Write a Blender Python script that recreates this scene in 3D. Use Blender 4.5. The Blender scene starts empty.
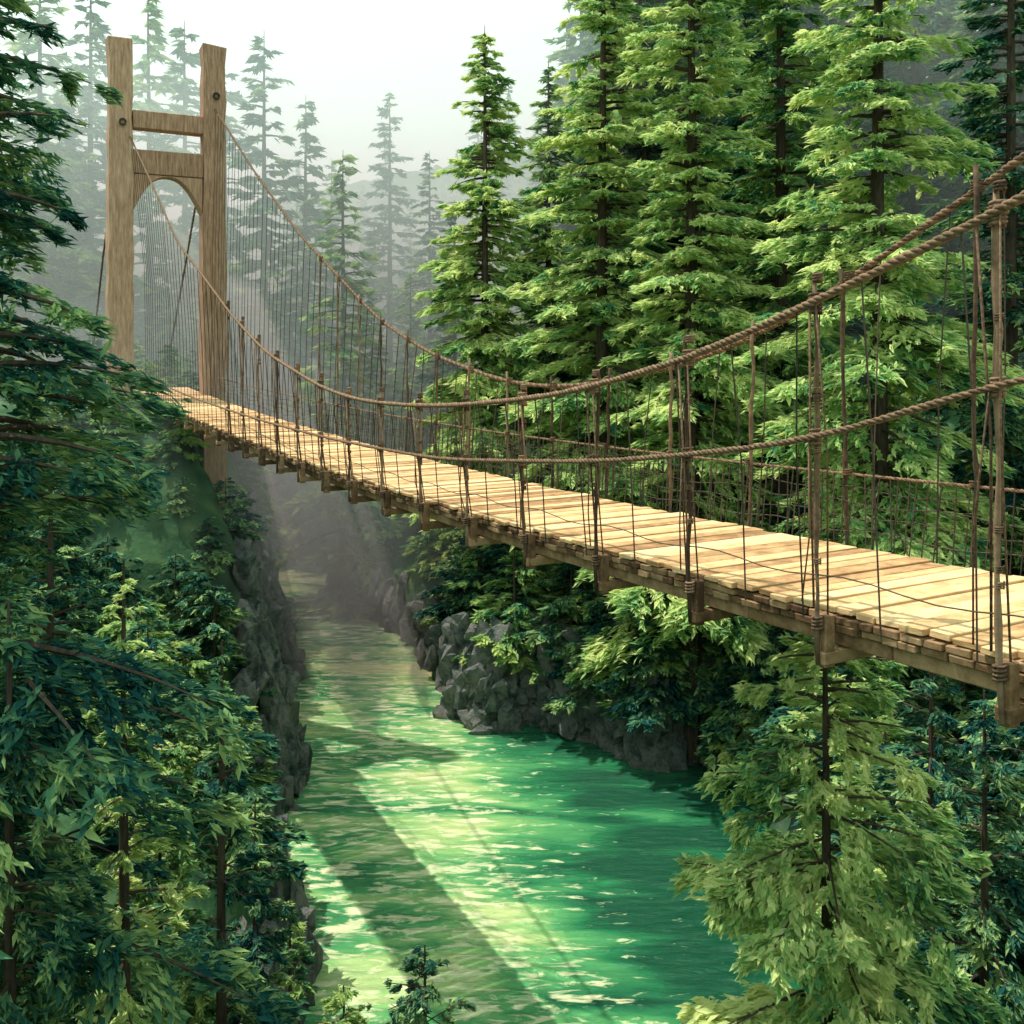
import bpy, bmesh, math, random
import numpy as np
from mathutils import Vector
random.seed(7); rng=np.random.default_rng(7)
scene=bpy.context.scene
COL=scene.collection
# ---------------------------------------------------------------- helpers
def nd(nt,t,x=0,y=0,**kw):
    n=nt.nodes.new(t)
    for k,v in kw.items(): setattr(n,k,v)
    return n
def newmat(name):
    m=bpy.data.materials.new(name); m.use_nodes=True
    nt=m.node_tree; nt.nodes.clear()
    out=nt.nodes.new('ShaderNodeOutputMaterial')
    return m,nt,out
def ramp(nt,stops):
    r=nt.nodes.new('ShaderNodeValToRGB'); e=r.color_ramp.elements
    while len(e)>1: e.remove(e[0])
    e[0].position=stops[0][0]; e[0].color=(*stops[0][1],1)
    for p,c in stops[1:]:
        k=e.new(p); k.color=(*c,1)
    return r
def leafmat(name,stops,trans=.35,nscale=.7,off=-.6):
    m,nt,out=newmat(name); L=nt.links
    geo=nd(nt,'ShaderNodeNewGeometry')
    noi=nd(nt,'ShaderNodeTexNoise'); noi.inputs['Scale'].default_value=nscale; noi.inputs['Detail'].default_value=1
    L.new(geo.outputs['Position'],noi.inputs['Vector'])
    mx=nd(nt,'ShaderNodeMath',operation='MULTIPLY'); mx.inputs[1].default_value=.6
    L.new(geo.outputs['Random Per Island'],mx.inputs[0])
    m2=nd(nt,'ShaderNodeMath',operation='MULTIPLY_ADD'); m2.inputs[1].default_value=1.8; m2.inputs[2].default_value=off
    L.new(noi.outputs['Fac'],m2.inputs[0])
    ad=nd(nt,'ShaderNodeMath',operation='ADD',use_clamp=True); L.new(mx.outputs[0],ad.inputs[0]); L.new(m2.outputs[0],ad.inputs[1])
    r=ramp(nt,stops); L.new(ad.outputs[0],r.inputs[0])  # ramp paints teal shadow up to yellow-green sun highlights into the needles
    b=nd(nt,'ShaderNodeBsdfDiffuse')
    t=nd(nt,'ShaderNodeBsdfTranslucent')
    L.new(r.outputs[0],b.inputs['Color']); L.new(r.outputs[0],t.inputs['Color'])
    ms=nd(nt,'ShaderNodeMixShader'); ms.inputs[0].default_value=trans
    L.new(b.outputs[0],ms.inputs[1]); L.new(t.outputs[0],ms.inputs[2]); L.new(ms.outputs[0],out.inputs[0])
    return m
def woodmat(name,stops,scale=(1,1,1),rough=.75,island=.5,bump=.3):
    m,nt,out=newmat(name); L=nt.links
    geo=nd(nt,'ShaderNodeNewGeometry'); 
    tc=nd(nt,'ShaderNodeTexCoord'); mp=nd(nt,'ShaderNodeMapping'); mp.inputs['Scale'].default_value=scale
    L.new(tc.outputs['Object'],mp.inputs[0])
    noi=nd(nt,'ShaderNodeTexNoise'); noi.inputs['Scale'].default_value=4; noi.inputs['Detail'].default_value=6; noi.inputs['Roughness'].default_value=.7
    L.new(mp.outputs[0],noi.inputs['Vector'])
    a=nd(nt,'ShaderNodeMath',operation='MULTIPLY_ADD'); a.inputs[1].default_value=island; a.inputs[2].default_value=-island/2
    L.new(geo.outputs['Random Per Island'],a.inputs[0])
    ad=nd(nt,'ShaderNodeMath',operation='ADD',use_clamp=True); L.new(noi.outputs['Fac'],ad.inputs[0]); L.new(a.outputs[0],ad.inputs[1])
    r=ramp(nt,stops); L.new(ad.outputs[0],r.inputs[0])
    b=nd(nt,'ShaderNodeBsdfPrincipled'); b.inputs['Roughness'].default_value=rough; b.inputs['Specular IOR Level'].default_value=.2
    L.new(r.outputs[0],b.inputs['Base Color'])
    bp=nd(nt,'ShaderNodeBump'); bp.inputs['Strength'].default_value=bump; bp.inputs['Distance'].default_value=.03
    L.new(noi.outputs['Fac'],bp.inputs['Height']); L.new(bp.outputs[0],b.inputs['Normal'])
    L.new(b.outputs[0],out.inputs[0]); return m

M_bark=woodmat('bark',[(.3,(.03,.022,.018)),(.7,(.12,.09,.065))],(3,3,.6),.9,0,.6)
M_leafshade=leafmat('needles_shade',[(0,(.006,.034,.044)),(.4,(.02,.1,.088)),(.7,(.09,.23,.12)),(1,(.36,.5,.19))],.3,off=-.56)  # needles with the blue-teal of shaded foliage painted in
M_leafmid=leafmat('needles_mid',[(0,(.01,.07,.06)),(.35,(.04,.17,.1)),(.65,(.2,.4,.14)),(1,(.52,.64,.22))],.4,off=-.45)  # needles painted between the shaded and sunlit tones
M_leafsunlit=leafmat('needles_sunlit',[(0,(.012,.09,.06)),(.3,(.06,.23,.12)),(.6,(.34,.56,.19)),(1,(.76,.83,.38))],.45,off=-.4)  # needles with sunlit yellow-green painted in
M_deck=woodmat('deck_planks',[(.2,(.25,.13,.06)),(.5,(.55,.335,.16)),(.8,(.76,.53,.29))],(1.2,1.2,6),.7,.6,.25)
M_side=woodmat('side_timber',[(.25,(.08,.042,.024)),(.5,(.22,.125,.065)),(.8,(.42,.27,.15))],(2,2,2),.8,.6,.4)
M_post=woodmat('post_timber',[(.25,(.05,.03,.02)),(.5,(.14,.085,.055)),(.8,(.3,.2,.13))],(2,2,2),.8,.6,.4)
M_tower=woodmat('tower_timber',[(.25,(.18,.1,.07)),(.5,(.42,.25,.165)),(.75,(.64,.43,.3))],(3,3,.35),.8,.15,.6)
M_rope=woodmat('rope_fibre',[(.3,(.05,.03,.02)),(.7,(.3,.19,.12))],(6,6,6),.9,.3,.3)
M_wire=woodmat('old_wire',[(.3,(.03,.025,.02)),(.7,(.1,.075,.055))],(6,6,6),.7,.3,.2)

class MB:
    def __init__(s): s.v=[];s.f=[];s.m=[];s.n=0
    def add(s,v,f,mi=0):
        v=np.asarray(v,float); s.v.append(v)
        for a in f: s.f.append(tuple(i+s.n for i in a)); s.m.append(mi)
        s.n+=len(v)
    def obj(s,name,mats,parent=None,smooth=False,bevel=0):
        me=bpy.data.meshes.new(name); me.from_pydata(np.vstack(s.v).tolist(),[],s.f)
        for m in mats: me.materials.append(m)
        me.polygons.foreach_set('material_index',s.m)
        if smooth: me.polygons.foreach_set('use_smooth',[True]*len(s.f))
        me.update(); o=bpy.data.objects.new(name,me); COL.objects.link(o)
        if parent: o.parent=parent
        if bevel:
            b=o.modifiers.new('bev','BEVEL'); b.width=bevel; b.segments=1
        return o
BF=[(0,3,2,1),(4,5,6,7),(0,1,5,4),(1,2,6,5),(2,3,7,6),(3,0,4,7)]
def tube(mb,pts,r,n=6,mi=0,cap=True):
    pts=np.asarray(pts,float); N=len(pts); r=np.broadcast_to(np.asarray(r,float),(N,))
    T=np.gradient(pts,axis=0); T/=np.linalg.norm(T,axis=1)[:,None]+1e-9
    up=np.array([0,0,1.]) if abs(T[0][2])<.9 else np.array([1.,0,0])
    A=np.cross(T,up); A/=np.linalg.norm(A,axis=1)[:,None]+1e-9; B=np.cross(T,A)
    an=np.arange(n)*2*np.pi/n
    v=pts[:,None]+r[:,None,None]*(np.cos(an)[None,:,None]*A[:,None]+np.sin(an)[None,:,None]*B[:,None])
    f=[]
    for i in range(N-1):
        for j in range(n):
            k=(j+1)%n; f.append((i*n+j,i*n+k,(i+1)*n+k,(i+1)*n+j))
    if cap: f.append(tuple(range(n))[::-1]); f.append(tuple((N-1)*n+j for j in range(n)))
    mb.add(v.reshape(-1,3),f,mi)
def rope(mb,pts,r,mi=0,pitch=.22):
    pts=np.asarray(pts,float)
    seg=np.linalg.norm(np.diff(pts,axis=0),axis=1); S=np.r_[0,np.cumsum(seg)]
    M=max(8,int(S[-1]/(pitch/7))); u=np.linspace(0,S[-1],M)
    P=np.stack([np.interp(u,S,pts[:,i]) for i in range(3)],1)
    T=np.gradient(P,axis=0); T/=np.linalg.norm(T,axis=1)[:,None]
    A=np.cross(T,[0,0,1.]); A/=np.linalg.norm(A,axis=1)[:,None]; B=np.cross(T,A)
    for k in range(3):
        ph=u/pitch*2*np.pi+k*2.094
        rr=r*(1+.08*np.sin(u*5.3)+.06*np.sin(u*13.1+k))
        Q=P+.52*rr[:,None]*(np.cos(ph)[:,None]*A+np.sin(ph)[:,None]*B)
        tube(mb,Q,rr*.56,5,mi)

# ---------------------------------------------------------------- bridge frame
A0=np.array([3.575,6.97]); D=np.array([-.474,.881]); Q=np.array([.881,.474])
def W(s,q,z): 
    p=A0+D*s+Q*q; return np.array([p[0],p[1],z])
def deckz(s):
    return -2.66+(.0007 if s>19 else .00127)*(s-19)**2
def box(mb,s0,s1,q0,q1,z0,z1,mi=0,jit=0,dz0=0,dz1=0):
    c=[(s0,q0),(s1,q0),(s1,q1),(s0,q1)]
    v=[W(s,q,z+(dz0 if s==s0 else dz1)) for z in (z0,z1) for s,q in c]
    v=np.array(v)
    if jit: v+=rng.uniform(-jit,jit,v.shape)
    mb.add(v,BF,mi)
bridge=bpy.data.objects.new('suspension_bridge',None); COL.objects.link(bridge)
# deck planks
mb=MB(); s=-9.0
while s<44:
    w=random.uniform(.18,.26); g=random.uniform(.018,.035)
    z0=deckz(s); z1=deckz(s+w); dz=random.uniform(-.01,.014)
    a=random.uniform(-.06,.04); b=random.uniform(-.03,.05)
    box(mb,s,s+w,a,2.4+b,z0-.05+dz,z0+dz,0,.007,0,z1-z0)
    s+=w+g
mb.obj('deck_planks',[M_deck],bridge,bevel=.006)
# side blocks & stringers
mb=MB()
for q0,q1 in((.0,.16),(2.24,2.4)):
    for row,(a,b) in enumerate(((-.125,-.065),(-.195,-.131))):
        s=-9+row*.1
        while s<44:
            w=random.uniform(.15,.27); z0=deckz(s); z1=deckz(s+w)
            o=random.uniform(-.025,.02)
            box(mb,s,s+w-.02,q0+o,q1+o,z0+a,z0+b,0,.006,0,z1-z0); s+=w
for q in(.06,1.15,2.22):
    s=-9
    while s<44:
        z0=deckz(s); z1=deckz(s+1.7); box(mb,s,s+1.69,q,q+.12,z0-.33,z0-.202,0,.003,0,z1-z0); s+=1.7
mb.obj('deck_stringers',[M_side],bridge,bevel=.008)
# cross joists + hanger blocks
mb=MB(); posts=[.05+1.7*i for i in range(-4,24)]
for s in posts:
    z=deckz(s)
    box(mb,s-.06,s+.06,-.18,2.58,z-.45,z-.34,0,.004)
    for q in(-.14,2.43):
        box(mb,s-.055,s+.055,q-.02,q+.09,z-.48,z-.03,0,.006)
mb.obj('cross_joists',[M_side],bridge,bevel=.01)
# cable profiles
nS=[-9,-6,-3,-.2,.46,1.62,3.17,5.8,8.9,10.9,13,15.2,19.5,23.2,30.7,40]
nZ=[5.6,3.6,2.05,.95,.72,.35,-.15,-.66,-.97,-1.07,-1.1,-.95,-.3,.7,3.3,8.7]
fS=[-9,-6,-3,0,1.87,2.85,4.92,6.88,9.78,11.4,13.1,16.5,19.7,26.8,33,40]
fZ=[9.5,6.8,4.7,2.75,1.8,1.33,.3,-.3,-.77,-.86,-.79,-.3,.51,3.35,6.4,10.2]
def smooth(S,Z):
    s=np.linspace(S[0],S[-1],300); z=np.interp(s,S,Z)
    for _ in range(40):
        z[1:-1]=(z[:-2]+2*z[1:-1]+z[2:])/4
    return s,z
ns,nz=smooth(nS,nZ); fs,fz=smooth(fS,fZ)
def nq(s): return -.28-.5*max(0,(s-22)/18)**2
def fq(s): return 2.68+.02*max(0,(s-22)/18)
mb=MB()
rope(mb,[W(s,nq(s),z) for s,z in zip(ns,nz)],.036)
rope(mb,[W(s,fq(s),z) for s,z in zip(fs,fz)],.04)
lS=[-9,-3,-.2,1.62,3.17,4.9,9.26,14,20,28,40]; lO=[2.6,2.3,1.98,1.45,1.25,1.05,.75,.7,.7,.75,.9]
ls=np.linspace(-9,40,200); lz=np.array([deckz(s) for s in ls])+np.interp(ls,lS,lO)
for _ in range(15): lz[1:-1]=(lz[:-2]+2*lz[1:-1]+lz[2:])/4
rope(mb,[W(s,-.28,z) for s,z in zip(ls,lz)],.028)
rope(mb,[W(s,2.62,deckz(s)+.8) for s in np.linspace(-9,40,120)],.018,pitch=.15)
mb.obj('main_cables',[M_rope],bridge,smooth=True)
NZ=lambda s: float(np.interp(s,ns,nz)); FZ=lambda s: float(np.interp(s,fs,fz)); LZ=lambda s: float(np.interp(s,ls,lz))
# posts with knobs & lashings
mb=MB()
def post(s,q,z0,z1,r,lean=0):
    n=12; t=np.linspace(0,1,n)
    b=W(s,q,z0); a=W(s+lean,q,z1)
    pts=b+(a-b)*t[:,None]+rng.normal(0,.009,(n,3))
    tube(mb,pts,r*(1+.18*rng.normal(size=n)),7,0)
def lash(s,q,z,r,h,turns=4,r2=.012,mi=1):
    t=np.linspace(0,1,turns*9); c=W(s,q,z)
    pts=np.stack([c[0]+r*np.cos(t*turns*6.283),c[1]+r*np.sin(t*turns*6.283),c[2]-h/2+t*h],1)
    tube(mb,pts,r2,5,mi)
for i,s in enumerate(posts):
    if s>39: continue
    d=deckz(s); zt=NZ(s) 
    if s<24:
        top=zt+.14+random.uniform(0,.14)
        post(s,-.2,d-.45,top,.022,random.uniform(-.07,.07))
        lash(s,-.22,zt,.052,.17,6,.014); lash(s,-.22,LZ(s),.045,.14,5); lash(s,-.2,top-.03,.034,.07,3,.014)
        lash(s,-.2,d-.1,.04,.12,4)
        for _ in range(4): lash(s,-.2,random.uniform(d+.3,zt-.1),.03,.05,3,.007)
        a=random.uniform(-.08,.08)
        tube(mb,[W(s+.08+a,-.28,zt),W(s+.04,-.24,(zt+d)/2),W(s+.14,-.1,d)],.011,5,1)
        tube(mb,[W(s-.06,-.28,zt),W(s-.1+a,-.26,(zt+d)/2),W(s-.02,-.1,d-.2)],.009,5,1)
        tube(mb,[W(s+.02,-.28,LZ(s)),W(s+.16+a,-.2,(LZ(s)+d)/2-.1),W(s+.3,-.08,d)],.008,5,1)
    zt=FZ(s+.6)
    if s<24:
        top=zt+.12+random.uniform(0,.15); 
        post(s+.6,2.6,d-.4,top,.025,random.uniform(-.1,.1))
        lash(s+.6,2.64,zt,.055,.14,5); lash(s+.6,2.6,d+.8,.045,.08,3)
mb.obj('railing_posts',[M_post,M_rope],bridge,smooth=True)
# hangers
mb=MB(); s=-8.5
while s<39.6:
    d=deckz(s); st=.55 if s>14 else .85
    j=random.uniform(-.09,.09)
    k=random.uniform(-.05,.05)
    tube(mb,[W(s+j,nq(s),NZ(s)),W(s+k,-.2,(NZ(s)+d)/2),W(s,-.12,d-.1)],.008 if s<14 else .0095,4)
    tube(mb,[W(s-j,fq(s),FZ(s)),W(s-k,2.58,(FZ(s)+d)/2),W(s,2.5,d-.1)],.009 if s<14 else .0105,4)
    s+=st+random.uniform(-.14,.14)
for q,hs in((-.2,(.3,)),(2.56,(.15,.32,.48,.64))):
    for h in hs:
        tube(mb,[W(s,q,deckz(s)+h+.03*math.sin(s*3.7+h*9)) for s in np.linspace(-9,40,160)],.006,4)
s=-9
while s<24:
    tube(mb,[W(s,2.56,deckz(s)+.8),W(s+random.uniform(-.08,.08),2.5,deckz(s)-.05)],.008,4); s+=random.uniform(.08,.19)
mb.obj('hanger_wires',[M_wire],bridge)
# tower
TS=40.0; mb=MB()
def tb(s0,s1,q0,q1,z0,z1): box(mb,s0,s1,q0,q1,z0,z1,0,.015)
for q in(-1.1,2.68):
    top=12.5 if q<0 else 12.7
    v=[];f=[]
    zs=np.linspace(-8,top,26)
    for k,zz in enumerate(zs):
        a=.48*(1.06-.012*(zz+8)/2)+random.uniform(-.022,.022)
        for cs,cq in((-1,-1),(1,-1),(1,1),(-1,1)): v.append(W(TS+cs*a,q+cq*a,zz)+(rng.normal(0,.02,3) if k<25 else rng.normal(0,.05,3)))
    for k in range(25):
        for j in range(4): f.append((k*4+j,k*4+(j+1)%4,k*4+4+(j+1)%4,k*4+4+j))
    f.append((3,2,1,0)); f.append((100,101,102,103)); mb.add(v,f)
tb(TS-.36,TS+.36,-.64,2.22,8.85,9.6)
tb(TS-.4,TS+.4,-.64,2.22,6.95,7.95)
for side in(0,1):
    n=8; v=[]; f=[]
    for k in range(n+1):
        t=k/n; qq=-.62+1.43*t; zz=6.9-1.5*(1-math.sin(t*math.pi/2))**1.3-.02
        if side: qq=1.58-qq
        for ds in(-.36,.36):
            v.append(W(TS+ds,qq,6.93)); v.append(W(TS+ds,qq,zz))
    for k in range(n):
        a=k*4; b=a+4
        f+=[(a,a+1,b+1,b),(a+2,b+2,b+3,a+3),(a+1,a+3,b+3,b+1),(a,b,b+2,a+2)]
    f+=[(0,2,3,1)]
    mb.add(v,f)
tw=mb.obj('tower_frame',[M_tower],bridge,bevel=.04)
mb=MB()
for q,z in((-1.1,9.0),(2.68,10.5)):
    c=W(TS-.56,q+.05,z); 
    mb2=[c+np.array([0,0,.12*math.cos(a)])+np.append(Q*.12*math.sin(a),0) for a in np.linspace(0,6.283,13)]
    tube(mb,mb2,.05,6)
mb.obj('cable_rings',[M_wire],bridge)
mb=MB()
for q in(-1.1,2.68):
    rope(mb,[W(TS,q,10.2 if q>0 else 8.7),W(TS+6,q,4.0),W(TS+12,q,-1.8)],.05)
mb.obj('back_stays',[M_rope],bridge,smooth=True)

# ---------------------------------------------------------------- terrain
def hfun(X,Y):
    Ledge=np.interp(Y,[-50,0,20,53,62,90,140,400],[-2,-4.2,-4.6,-11.9,-15,-34,-80,-330])
    R2=np.interp(Y,[-50,42,51.6,61.5,90,140,400],[-1.5,-1.5,-4.6,-9.5,-24,-66,-316])
    wob=.9*np.sin(Y*.55)+.5*np.sin(Y*1.3+1)
    dl=Ledge+wob*.5-X
    Yf=42-.52*(X+1.5)+.8*np.sin(X*.9)+.4*np.sin(X*2.1)
    dr=np.maximum(np.minimum(X-R2+.6*np.sin(Y*.7),(Y-Yf)*.88),X-8.7-.5*np.sin(Y*.5))
    hl=np.interp(dl,[-3,0,1,3,5,12,40,150],[-18,-16.2,-12,-6,-3.4,-2.6,7,45])
    hlow=np.interp(dl,[-3,0,1,3,5,12,40,150],[-18,-16.2,-13,-11.8,-11,-9,0,45])
    kl=np.clip((Y-33)/7,0,1); hl=hl*kl+hlow*(1-kl)
    hr=np.interp(dr,[-3,0,.8,6,12,25,60,160],[-18,-16.4,-13.3,-9.5,-4.5,-1.5,9,45])
    near=np.interp(Y,[-60,-1,18,22],[2,-1.9,-16.5,-19])
    nr=np.interp(X-.6*Y,[3,6],[0,1])
    near=near*(1-nr)+np.maximum(near,-2.9-.05*np.maximum(Y,0))*nr
    h=np.maximum(np.maximum(hl,hr),near)
    ns_=.35*np.sin(X*.8+1.3*np.sin(Y*.5))*np.cos(Y*.7)+.18*np.sin(X*2.3+Y*1.1)+.12*np.cos(Y*3.1-X*1.7)
    k=np.clip((h+17)/3,0,1)
    return h+ns_*k
def H(x,y): return float(hfun(np.array([float(x)]),np.array([float(y)]))[0])
def grid(xs,ys):
    X,Y=np.meshgrid(xs,ys); Z=hfun(X,Y)
    v=np.stack([X,Y,Z],-1).reshape(-1,3); nx=len(xs)
    f=[(j*nx+i,j*nx+i+1,(j+1)*nx+i+1,(j+1)*nx+i) for j in range(len(ys)-1) for i in range(nx-1)]
    return v,f
xs=np.r_[np.linspace(-400,-42,40),np.arange(-40,40,.45),np.linspace(42,400,40)]
ys=np.r_[np.linspace(-60,-2,20),np.arange(0,75,.45),np.linspace(77,600,70)]
mb=MB(); v,f=grid(xs,ys); mb.add(v,f)
m,nt,out=newmat('mossy_ground'); L=nt.links
geo=nd(nt,'ShaderNodeNewGeometry'); sx=nd(nt,'ShaderNodeSeparateXYZ'); L.new(geo.outputs['Normal'],sx.inputs[0])
noi=nd(nt,'ShaderNodeTexNoise'); noi.inputs['Scale'].default_value=.8; noi.inputs['Detail'].default_value=8; L.new(geo.outputs['Position'],noi.inputs['Vector'])
r1=ramp(nt,[(.3,(.015,.05,.03)),(.55,(.05,.11,.05)),(.75,(.12,.17,.07))]); L.new(noi.outputs['Fac'],r1.inputs[0])
r2=ramp(nt,[(.3,(.06,.085,.08)),(.7,(.2,.22,.19))]); L.new(noi.outputs['Fac'],r2.inputs[0])
st=nd(nt,'ShaderNodeMapRange'); st.inputs[1].default_value=.2; st.inputs[2].default_value=.5; L.new(sx.outputs[2],st.inputs[0])
mx=nd(nt,'ShaderNodeMix',data_type='RGBA'); L.new(st.outputs[0],mx.inputs[0]); L.new(r2.outputs[0],mx.inputs[6]); L.new(r1.outputs[0],mx.inputs[7])
b=nd(nt,'ShaderNodeBsdfDiffuse'); L.new(mx.outputs[2],b.inputs['Color'])
bp=nd(nt,'ShaderNodeBump'); bp.inputs['Strength'].default_value=.9; bp.inputs['Distance'].default_value=.4; L.new(noi.outputs['Fac'],bp.inputs['Height']); L.new(bp.outputs[0],b.inputs['Normal'])
L.new(b.outputs[0],out.inputs[0])
mb.obj('ground',[m],smooth=True)
# water
mb=MB(); mb.add([(-400,5,-16),(40,5,-16),(40,400,-16),(-400,400,-16)],[(0,1,2,3)])
m,nt,out=newmat('river_water'); L=nt.links
geo=nd(nt,'ShaderNodeNewGeometry'); mp=nd(nt,'ShaderNodeMapping'); mp.inputs['Scale'].default_value=(.35,1.1,1); mp.inputs['Rotation'].default_value=(0,0,.1); L.new(geo.outputs['Position'],mp.inputs[0])
n1=nd(nt,'ShaderNodeTexNoise'); n1.inputs['Scale'].default_value=.5; n1.inputs['Detail'].default_value=4; n1.inputs['Distortion'].default_value=.6; L.new(mp.outputs[0],n1.inputs['Vector'])
n2=nd(nt,'ShaderNodeTexNoise'); n2.inputs['Scale'].default_value=3.2; n2.inputs['Detail'].default_value=7; n2.inputs['Roughness'].default_value=.6; n2.inputs['Distortion'].default_value=.5; L.new(mp.outputs[0],n2.inputs['Vector'])
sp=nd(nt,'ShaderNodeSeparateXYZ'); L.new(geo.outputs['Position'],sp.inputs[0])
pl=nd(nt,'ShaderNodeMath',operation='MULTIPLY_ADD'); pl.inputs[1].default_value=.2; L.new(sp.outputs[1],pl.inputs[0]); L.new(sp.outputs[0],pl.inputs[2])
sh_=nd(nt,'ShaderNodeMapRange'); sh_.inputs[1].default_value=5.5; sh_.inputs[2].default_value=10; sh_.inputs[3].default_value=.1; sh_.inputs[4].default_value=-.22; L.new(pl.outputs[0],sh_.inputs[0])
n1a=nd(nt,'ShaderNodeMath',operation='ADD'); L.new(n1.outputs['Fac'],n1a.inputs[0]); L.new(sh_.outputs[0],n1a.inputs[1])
n2a=nd(nt,'ShaderNodeMath',operation='MULTIPLY_ADD'); n2a.inputs[1].default_value=.5; L.new(sh_.outputs[0],n2a.inputs[0]); L.new(n2.outputs['Fac'],n2a.inputs[2])  # more pale patches towards the left, painting the sunlit reach
r=ramp(nt,[(.28,(.005,.08,.04)),(.42,(.02,.19,.075)),(.56,(.09,.36,.13)),(.66,(.28,.53,.19)),(.8,(.62,.7,.32))]); L.new(n1a.outputs[0],r.inputs[0])  # greens painted from shaded dark water to sunlit yellow-green patches
fo_lit=ramp(nt,[(.55,(0,0,0)),(.64,(1,1,1))]); L.new(n2a.outputs[0],fo_lit.inputs[0])  # foam streaks that also paint pale sunlit patches
fo_lit2=nd(nt,'ShaderNodeMath',operation='MULTIPLY'); fo_lit2.inputs[1].default_value=.85; L.new(fo_lit.outputs[0],fo_lit2.inputs[0])
mx=nd(nt,'ShaderNodeMix',data_type='RGBA'); L.new(fo_lit2.outputs[0],mx.inputs[0]); L.new(r.outputs[0],mx.inputs[6]); mx.inputs[7].default_value=(.78,.82,.5,1)
b=nd(nt,'ShaderNodeBsdfPrincipled'); b.inputs['Roughness'].default_value=.12; b.inputs['IOR'].default_value=1.33
L.new(mx.outputs[2],b.inputs['Base Color'])
bp=nd(nt,'ShaderNodeBump'); bp.inputs['Strength'].default_value=.9; bp.inputs['Distance'].default_value=.35; L.new(n2.outputs['Fac'],bp.inputs['Height']); L.new(bp.outputs[0],b.inputs['Normal'])
L.new(b.outputs[0],out.inputs[0])
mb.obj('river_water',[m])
# rocks
m,nt,out=newmat('cliff_rock'); L=nt.links
geo=nd(nt,'ShaderNodeNewGeometry')
noi=nd(nt,'ShaderNodeTexNoise'); noi.inputs['Scale'].default_value=1.6; noi.inputs['Detail'].default_value=9; noi.inputs['Roughness'].default_value=.75; L.new(geo.outputs['Position'],noi.inputs['Vector'])
ad=nd(nt,'ShaderNodeMath',operation='MULTIPLY_ADD'); ad.inputs[1].default_value=.1; L.new(geo.outputs['Random Per Island'],ad.inputs[0]); L.new(noi.outputs['Fac'],ad.inputs[2])
r=ramp(nt,[(.36,(.035,.065,.055)),(.48,(.13,.17,.155)),(.6,(.29,.3,.28)),(.8,(.42,.4,.35))]); L.new(ad.outputs[0],r.inputs[0])
b=nd(nt,'ShaderNodeBsdfDiffuse'); L.new(r.outputs[0],b.inputs['Color'])
bp=nd(nt,'ShaderNodeBump'); bp.inputs['Strength'].default_value=1; bp.inputs['Distance'].default_value=.6; L.new(noi.outputs['Fac'],bp.inputs['Height']); L.new(bp.outputs[0],b.inputs['Normal'])
L.new(b.outputs[0],out.inputs[0]); M_rock=m
def rocks(name,items):
    bm=bmesh.new()
    for (x,y,z,a,bb,c) in items:
        vs=[]; tl=rng.normal(0,.2,2)
        for _ in range(14):
            d=rng.normal(size=3); d/=np.linalg.norm(d); d=np.sign(d)*np.abs(d)**.75
            vs.append(bm.verts.new((x+d[0]*a+tl[0]*d[2]*c,y+d[1]*bb+tl[1]*d[2]*c,z+d[2]*c)))
        bmesh.ops.convex_hull(bm,input=vs,use_existing_faces=False)
    loose=[v for v in bm.verts if not v.link_faces]; bmesh.ops.delete(bm,geom=loose)
    me=bpy.data.meshes.new(name); bm.to_mesh(me); bm.free(); me.materials.append(M_rock)
    o=bpy.data.objects.new(name,me); COL.objects.link(o); return o
it=[]
for i in range(620):
    x=random.uniform(-2.8,10); zz=random.uniform(-16.3,-12.3); y=42-.52*(x+1.5)+.8*math.sin(x*.9)+.4*math.sin(x*2.1)+random.uniform(-.2,.3)+(zz+16.3)*.2
    it.append((x,y,zz,random.uniform(.25,.6),random.uniform(.2,.4),random.uniform(.3,1.0)))
for i in range(90):
    y=random.uniform(42,58); x=np.interp(y,[42,51.6,61.5],[-1.5,-4.6,-9.5])+random.uniform(-.6,.8); it.append((x,y,random.uniform(-16.3,-13.5),.45,.5,random.uniform(.5,1.1)))
rocks('rock_cliff',it)
it=[]
for i in range(460):
    y=random.uniform(20,54); k=min(1,max(0,(y-31)/6)); dd=random.uniform(-.2,2.0)*(.5+.5*k); x=np.interp(y,[20,53],[-4.6,-11.9])-dd+.45*math.sin(y*.55); zz=-16+max(0,dd)*(2+1.6*k)+random.uniform(-.6,.4)
    it.append((x,y,zz,random.uniform(.25,.55),random.uniform(.3,.7),random.uniform(.5,1.3)))
rocks('rock_cliff',it)

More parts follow.
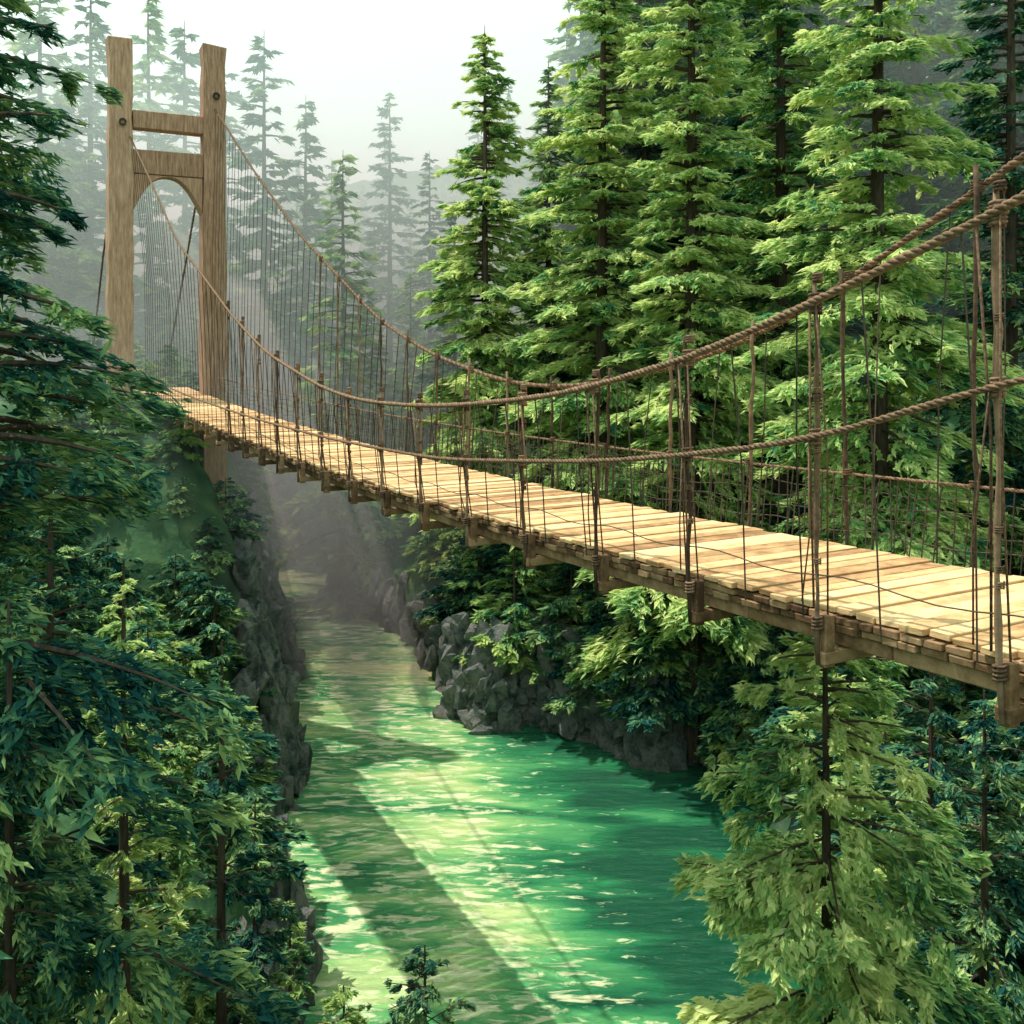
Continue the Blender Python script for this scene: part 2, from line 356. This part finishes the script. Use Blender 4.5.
# ---------------------------------------------------------------- conifers
def conifer_mesh(name,Ht,R,crown0,mats,leaf,dens,nbr,seed,trunk_r=None,droop=.35,power=.8,wd=.15):
    g=np.random.default_rng(seed)
    mb=MB(); tr=trunk_r or Ht*.011
    zt=np.linspace(0,Ht,14); wob=np.cumsum(g.normal(0,.012*Ht/14,(14,2)),0)*.5
    tp=np.c_[wob,zt]; tube(mb,tp,tr*(1-zt/Ht)**.8+.012,7,0)
    Pc=[];Dc=[];Wc=[];Lc=[]
    for i in range(nbr):
        t=(i+g.random())/nbr; t=t**.9
        z=Ht*(crown0+(1-crown0)*t)
        if z>Ht*.985: continue
        Lb=R*((1-t)**power)*(.5+.7*g.random())+.12*R*.5
        az=g.random()*6.283 if i%5 else i*2.4
        base=np.array([np.interp(z,zt,wob[:,0]),np.interp(z,zt,wob[:,1]),z])
        h=np.array([math.cos(az),math.sin(az),0]); sd=np.array([-h[1],h[0],0])
        rise=.25*t+.08*g.normal()
        def bp(u): return base+h*Lb*u[:,None]+np.array([0,0,1.])*((rise*u-droop*u**1.7*(1-.6*t))*Lb)[:,None]
        if Lb>.4: tube(mb,bp(np.linspace(0,.9,5)),np.linspace(tr*.22,.008,5),4,0,False)
        n=int(dens*Lb**1.3)+6
        u=g.random(n)**.7; 
        ntw=max(4,int(Lb*6)); tw=g.random(ntw)*.85+.12; pick=g.integers(0,ntw,n)
        side=np.where(pick%2==0,1,-1); tl=(.45*Lb*(1-tw*.75)*(.6+.6*g.random(ntw)))[pick]; w=g.random(n)
        uu=np.clip(tw[pick]+w*tl/Lb*.7,0,1.08)
        P=bp(uu)+sd*(side*tl*w)[:,None]
        P[:,2]-=w*tl*.28+np.abs(g.normal(0,.045,n))*Lb**.5; P+=g.normal(0,.022,(n,3))*Lb**.5
        ps=np.where(g.random(n)<.5,1,-1)
        d=h*.8+sd*(side*.6+ps*.45)[:,None]+g.normal(0,.28,(n,3)); d[:,2]-=.22
        d/=np.linalg.norm(d,axis=1)[:,None]
        nr=np.array([0,0,1.])+h*.35+g.normal(0,.45,(n,3)); wv=np.cross(d,nr); wv/=np.linalg.norm(wv,axis=1)[:,None]
        l=leaf*(.5+g.random(n))*(.75+.35*(1-t))
        Pc.append(P);Dc.append(d);Wc.append(wv);Lc.append(l)
    P=np.vstack(Pc);d=np.vstack(Dc);w=np.vstack(Wc);l=np.concatenate(Lc)[:,None]
    n=len(P); nv=mb.n
    up=np.cross(w,d)
    V=np.stack([P-d*l*.45,P+w*l*wd+d*l*.05+up*l*.04,P+d*l*.65-up*l*.06,P-w*l*wd+d*l*.05+up*l*.04],1).reshape(-1,3)
    F=(np.arange(n*4).reshape(-1,4)+nv)
    allv=np.vstack(mb.v+[V]); me=bpy.data.meshes.new(name)
    me.from_pydata(allv.tolist(),[],mb.f+F.tolist())
    for mm in mats: me.materials.append(mm)
    me.polygons.foreach_set('material_index',mb.m+[1]*n); me.update()
    return me
def place(name,me,x,y,z=None,sc=1,rz=None):
    o=bpy.data.objects.new(name,me); COL.objects.link(o)
    o.location=(x,y,H(x,y)-.3 if z is None else z); s=sc if not isinstance(sc,tuple) else sc
    o.scale=(s,s,s) if not isinstance(s,tuple) else s
    o.rotation_euler=(0,0,random.uniform(0,6.28) if rz is None else rz); return o
def tree(px,Y,top,R,mat,leaf,dens,nbr,seed,crown0=.1,**k):
    X=(px-512)/1000*Y; z0=H(X,Y)-.3; zt=(340-top)/1000*Y
    me=conifer_mesh('conifer',zt-z0,R,crown0,[M_bark,mat],leaf,dens,nbr,seed,**k)
    return place('conifer_tree',me,X,Y,z0,1,0)
# foreground left
tree(-30,11,-500,2.8,M_leafshade,.17,190,150,1,.25)
tree(50,15.5,430,2.1,M_leafshade,.17,280,110,2,.1)
tree(222,14.5,640,1.25,M_leafshade,.14,430,75,3,.05)
tree(125,13,560,1.35,M_leafsunlit,.15,330,80,4,.05)
tree(10,10,600,1.5,M_leafshade,.15,300,90,5,.1)
tree(425,15.5,945,1.9,M_leafshade,.13,400,100,6,.0,power=.7)
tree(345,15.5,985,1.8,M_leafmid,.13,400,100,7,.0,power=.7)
tree(-60,17,-300,3.0,M_leafshade,.24,130,110,8,.2)
tree(255,17,800,1.9,M_leafshade,.16,300,80,21,.0)
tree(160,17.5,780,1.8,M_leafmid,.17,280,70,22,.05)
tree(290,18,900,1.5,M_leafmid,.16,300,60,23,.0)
# foreground right
tree(828,12,585,2.9,M_leafsunlit,.16,380,130,9,.05,power=.7,wd=.18)
tree(985,15,690,2.4,M_leafshade,.2,180,80,10,.05)
tree(930,20,600,2.6,M_leafshade,.22,150,90,11,.05)
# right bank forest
tree(485,47,25,3.6,M_leafsunlit,.42,80,210,12,.2,power=.6)
tree(600,42,-120,4.0,M_leafsunlit,.38,80,240,13,.15,power=.55)
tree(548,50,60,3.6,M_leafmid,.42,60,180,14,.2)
tree(692,38,-190,4.0,M_leafsunlit,.36,80,240,15,.15,power=.55)
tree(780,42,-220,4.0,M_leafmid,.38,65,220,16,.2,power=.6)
tree(880,31,-280,4.2,M_leafsunlit,.32,85,240,17,.15,power=.6)
tree(1010,34,-200,3.8,M_leafshade,.36,60,180,18,.1)
tree(745,48,-50,3.6,M_leafshade,.42,50,170,19,.1)
tree(645,50,-30,3.6,M_leafshade,.42,50,170,20,.1)
V=[conifer_mesh('conifer_variant',24,4.0,.06,[M_bark,M_leafshade if i%2 else M_leafmid],.7,14,110,50+i,wd=.2) for i in range(4)]
VB=[conifer_mesh('shrub_variant',3.2,1.5,.0,[M_bark,M_leafmid if i==1 else M_leafshade],.26,110,40,70+i,power=.5,wd=.2) for i in range(3)]
def inst(px,Y,top,sx=1,me=None):
    X=(px-512)/1000*Y; z0=H(X,Y)-.3; zt=(340-top)/1000*Y; s=(zt-z0)/24
    return place('conifer_tree',me or random.choice(V),X,Y,z0,(s*sx,s*sx,s))
for px,Y,top in((343,62,150),(305,78,95),(265,76,30),(225,84,60),(40,78,-60),(150,92,-10),(-90,46,0),(185,96,20),(390,88,90),(430,78,150),(90,84,-40),(372,66,290),(410,70,270),(455,60,200)):
    inst(px,Y,top,me=V[0] if px==343 else None)
far=bpy.data.objects.new('distant_forest',None); COL.objects.link(far)
def addfar(x,y,s):
    o=bpy.data.objects.new('forest_tree',random.choice(V)); COL.objects.link(o); o.parent=far
    o.location=(x,y,H(x,y)-.5); k=random.uniform(.85,1.15); o.scale=(s*k,s*k,s); o.rotation_euler=(0,0,random.uniform(0,6.28))
for i in range(48):
    Y=random.uniform(52,80); px=random.uniform(560,1120); X=(px-512)/1000*Y; addfar(X,Y,random.uniform(1,1.6))
for i in range(44):
    Y=random.uniform(95,170); px=random.uniform(-60,560); X=(px-512)/1000*Y; 
    if H(X,Y)>-14: addfar(X,Y,random.uniform(.6,1.0))
for i in range(18):
    Y=random.uniform(84,108); px=random.uniform(-40,180); X=(px-512)/1000*Y; addfar(X,Y,random.uniform(.8,1.2))
sh=bpy.data.objects.new('bank_shrubs',None); COL.objects.link(sh)
def shrub(x,y,s,mi=None):
    o=bpy.data.objects.new('shrub',random.choice(VB)); COL.objects.link(o); o.parent=sh
    o.location=(x,y,H(x,y)-.3); o.scale=(s*1.2,s*1.2,s); o.rotation_euler=(0,0,random.uniform(0,6.28))
for i in range(240):
    x=random.uniform(-4,18); y=42-.52*(x+1.5)+random.random()**1.7*13
    if H(x,y)>(-12.9 if x<3 else -14.6): shrub(x,y,random.uniform(.7,1.3))
for i in range(190):
    y=random.uniform(24,60); x=np.interp(y,[20,53,62],[-4.6,-11.9,-15])-random.uniform(1.2,10)
    if H(x,y)>-12.7 and not (35<y<50 and i%5>1): shrub(x,y,random.uniform(.5,1.1)*(.7 if 35<y<50 else 1))
for i in range(70):
    y=random.uniform(12,38); x=random.uniform(8.5,19); shrub(x,y,random.uniform(.8,1.4))
for i in range(50):
    y=random.uniform(8,17); x=random.uniform(-9,7); shrub(x,y,random.uniform(.35,.6))

# ---------------------------------------------------------------- mist volume
sv=Vector((-.33,.16,.9)).normalized()
def volmat(name,dens,color=(.78,1,.96),aniso=.3):
    m,nt,out=newmat(name); vs=nd(nt,'ShaderNodeVolumeScatter'); vs.inputs['Density'].default_value=dens; vs.inputs['Color'].default_value=(*color,1); vs.inputs['Anisotropy'].default_value=aniso
    nt.links.new(vs.outputs[0],out.inputs['Volume']); return m
def volbox(name,lo,hi,m):
    mb=MB(); x0,y0,z0=lo;x1,y1,z1=hi
    mb.add([(x0,y0,z0),(x1,y0,z0),(x1,y1,z0),(x0,y1,z0),(x0,y0,z1),(x1,y0,z1),(x1,y1,z1),(x0,y1,z1)],BF)
    return mb.obj(name,[m])
volbox('mist',(-120,48,-17),(30,190,20),volmat('mist_air',.021))
# soft-edged bank of mist hanging in the gorge: flattened nested spheres
mg=volmat('mist_gorge',.013)
gm=bpy.data.objects.new('gorge_mist',None); COL.objects.link(gm)
def puff(x,y,z,a,b,c):
    me=bpy.data.meshes.new('mist_bank'); bm=bmesh.new(); bmesh.ops.create_icosphere(bm,subdivisions=4,radius=1); bm.to_mesh(me); bm.free(); me.materials.append(mg)
    o=bpy.data.objects.new('mist_bank',me); COL.objects.link(o); o.parent=gm; o.location=(x,y,z); o.scale=(a,b,c)
for k in(1,.7): puff(-17,44,-7,13*k,10*k,9*k)
# added sunbeam shapes: long thin sheets of mist in the gorge, leaning sunward
mb=MB(); s3=np.array(sv); ax=np.array([-.19,.98,0])
for (x,y,w,hl_,top) in((-7.6,50,2.0,12,19),(-10.4,51,.7,11,22),(-4.4,47,.5,5,15)):
    b=np.array([x,y,-15.9]); a=b+s3*(top/s3[2])
    v=[c+np.array([1.,0,0])*w*kk*i+ax*hl_*j for c,kk in((b,1.3),(a,.55)) for i,j in((1,0),(0,1),(-1,0),(0,-1))]
    mb.add(v,BF)
mb.obj('sunbeam_sheets',[volmat('sunbeam_mist',.055,(.98,1,.92))])
# ---------------------------------------------------------------- light, sky, camera
sl=bpy.data.lights.new('sun','SUN'); sl.energy=5; sl.angle=math.radians(.5); sl.color=(1,.94,.82)
so=bpy.data.objects.new('sun',sl); COL.objects.link(so); so.rotation_euler=sv.to_track_quat('Z','Y').to_euler()
w=bpy.data.worlds.new('World'); scene.world=w; w.use_nodes=True; nt=w.node_tree; nt.nodes.clear()
sky=nt.nodes.new('ShaderNodeTexSky'); sky.sky_type='NISHITA'; sky.sun_disc=False; sky.dust_density=4
sky.sun_elevation=math.asin(sv.z); sky.sun_rotation=math.atan2(sv.x,sv.y)
bg=nt.nodes.new('ShaderNodeBackground'); bg.inputs[1].default_value=.15; wo=nt.nodes.new('ShaderNodeOutputWorld')
hz=nt.nodes.new('ShaderNodeMix'); hz.data_type='RGBA'; hz.inputs[0].default_value=.8; hz.inputs[7].default_value=(8.0,9.9,8.6,1)  # bright high haze
nt.links.new(sky.outputs[0],hz.inputs[6]); nt.links.new(hz.outputs[2],bg.inputs[0]); nt.links.new(bg.outputs[0],wo.inputs[0])
cam=bpy.data.cameras.new('camera'); cam.sensor_width=36; cam.lens=36*1000/1024; cam.shift_y=-172/1024; cam.clip_end=2000
co=bpy.data.objects.new('camera',cam); COL.objects.link(co); co.rotation_euler=(math.radians(90),0,0); scene.camera=co
scene.view_settings.view_transform='Standard'; scene.view_settings.look='None'; scene.view_settings.exposure=0
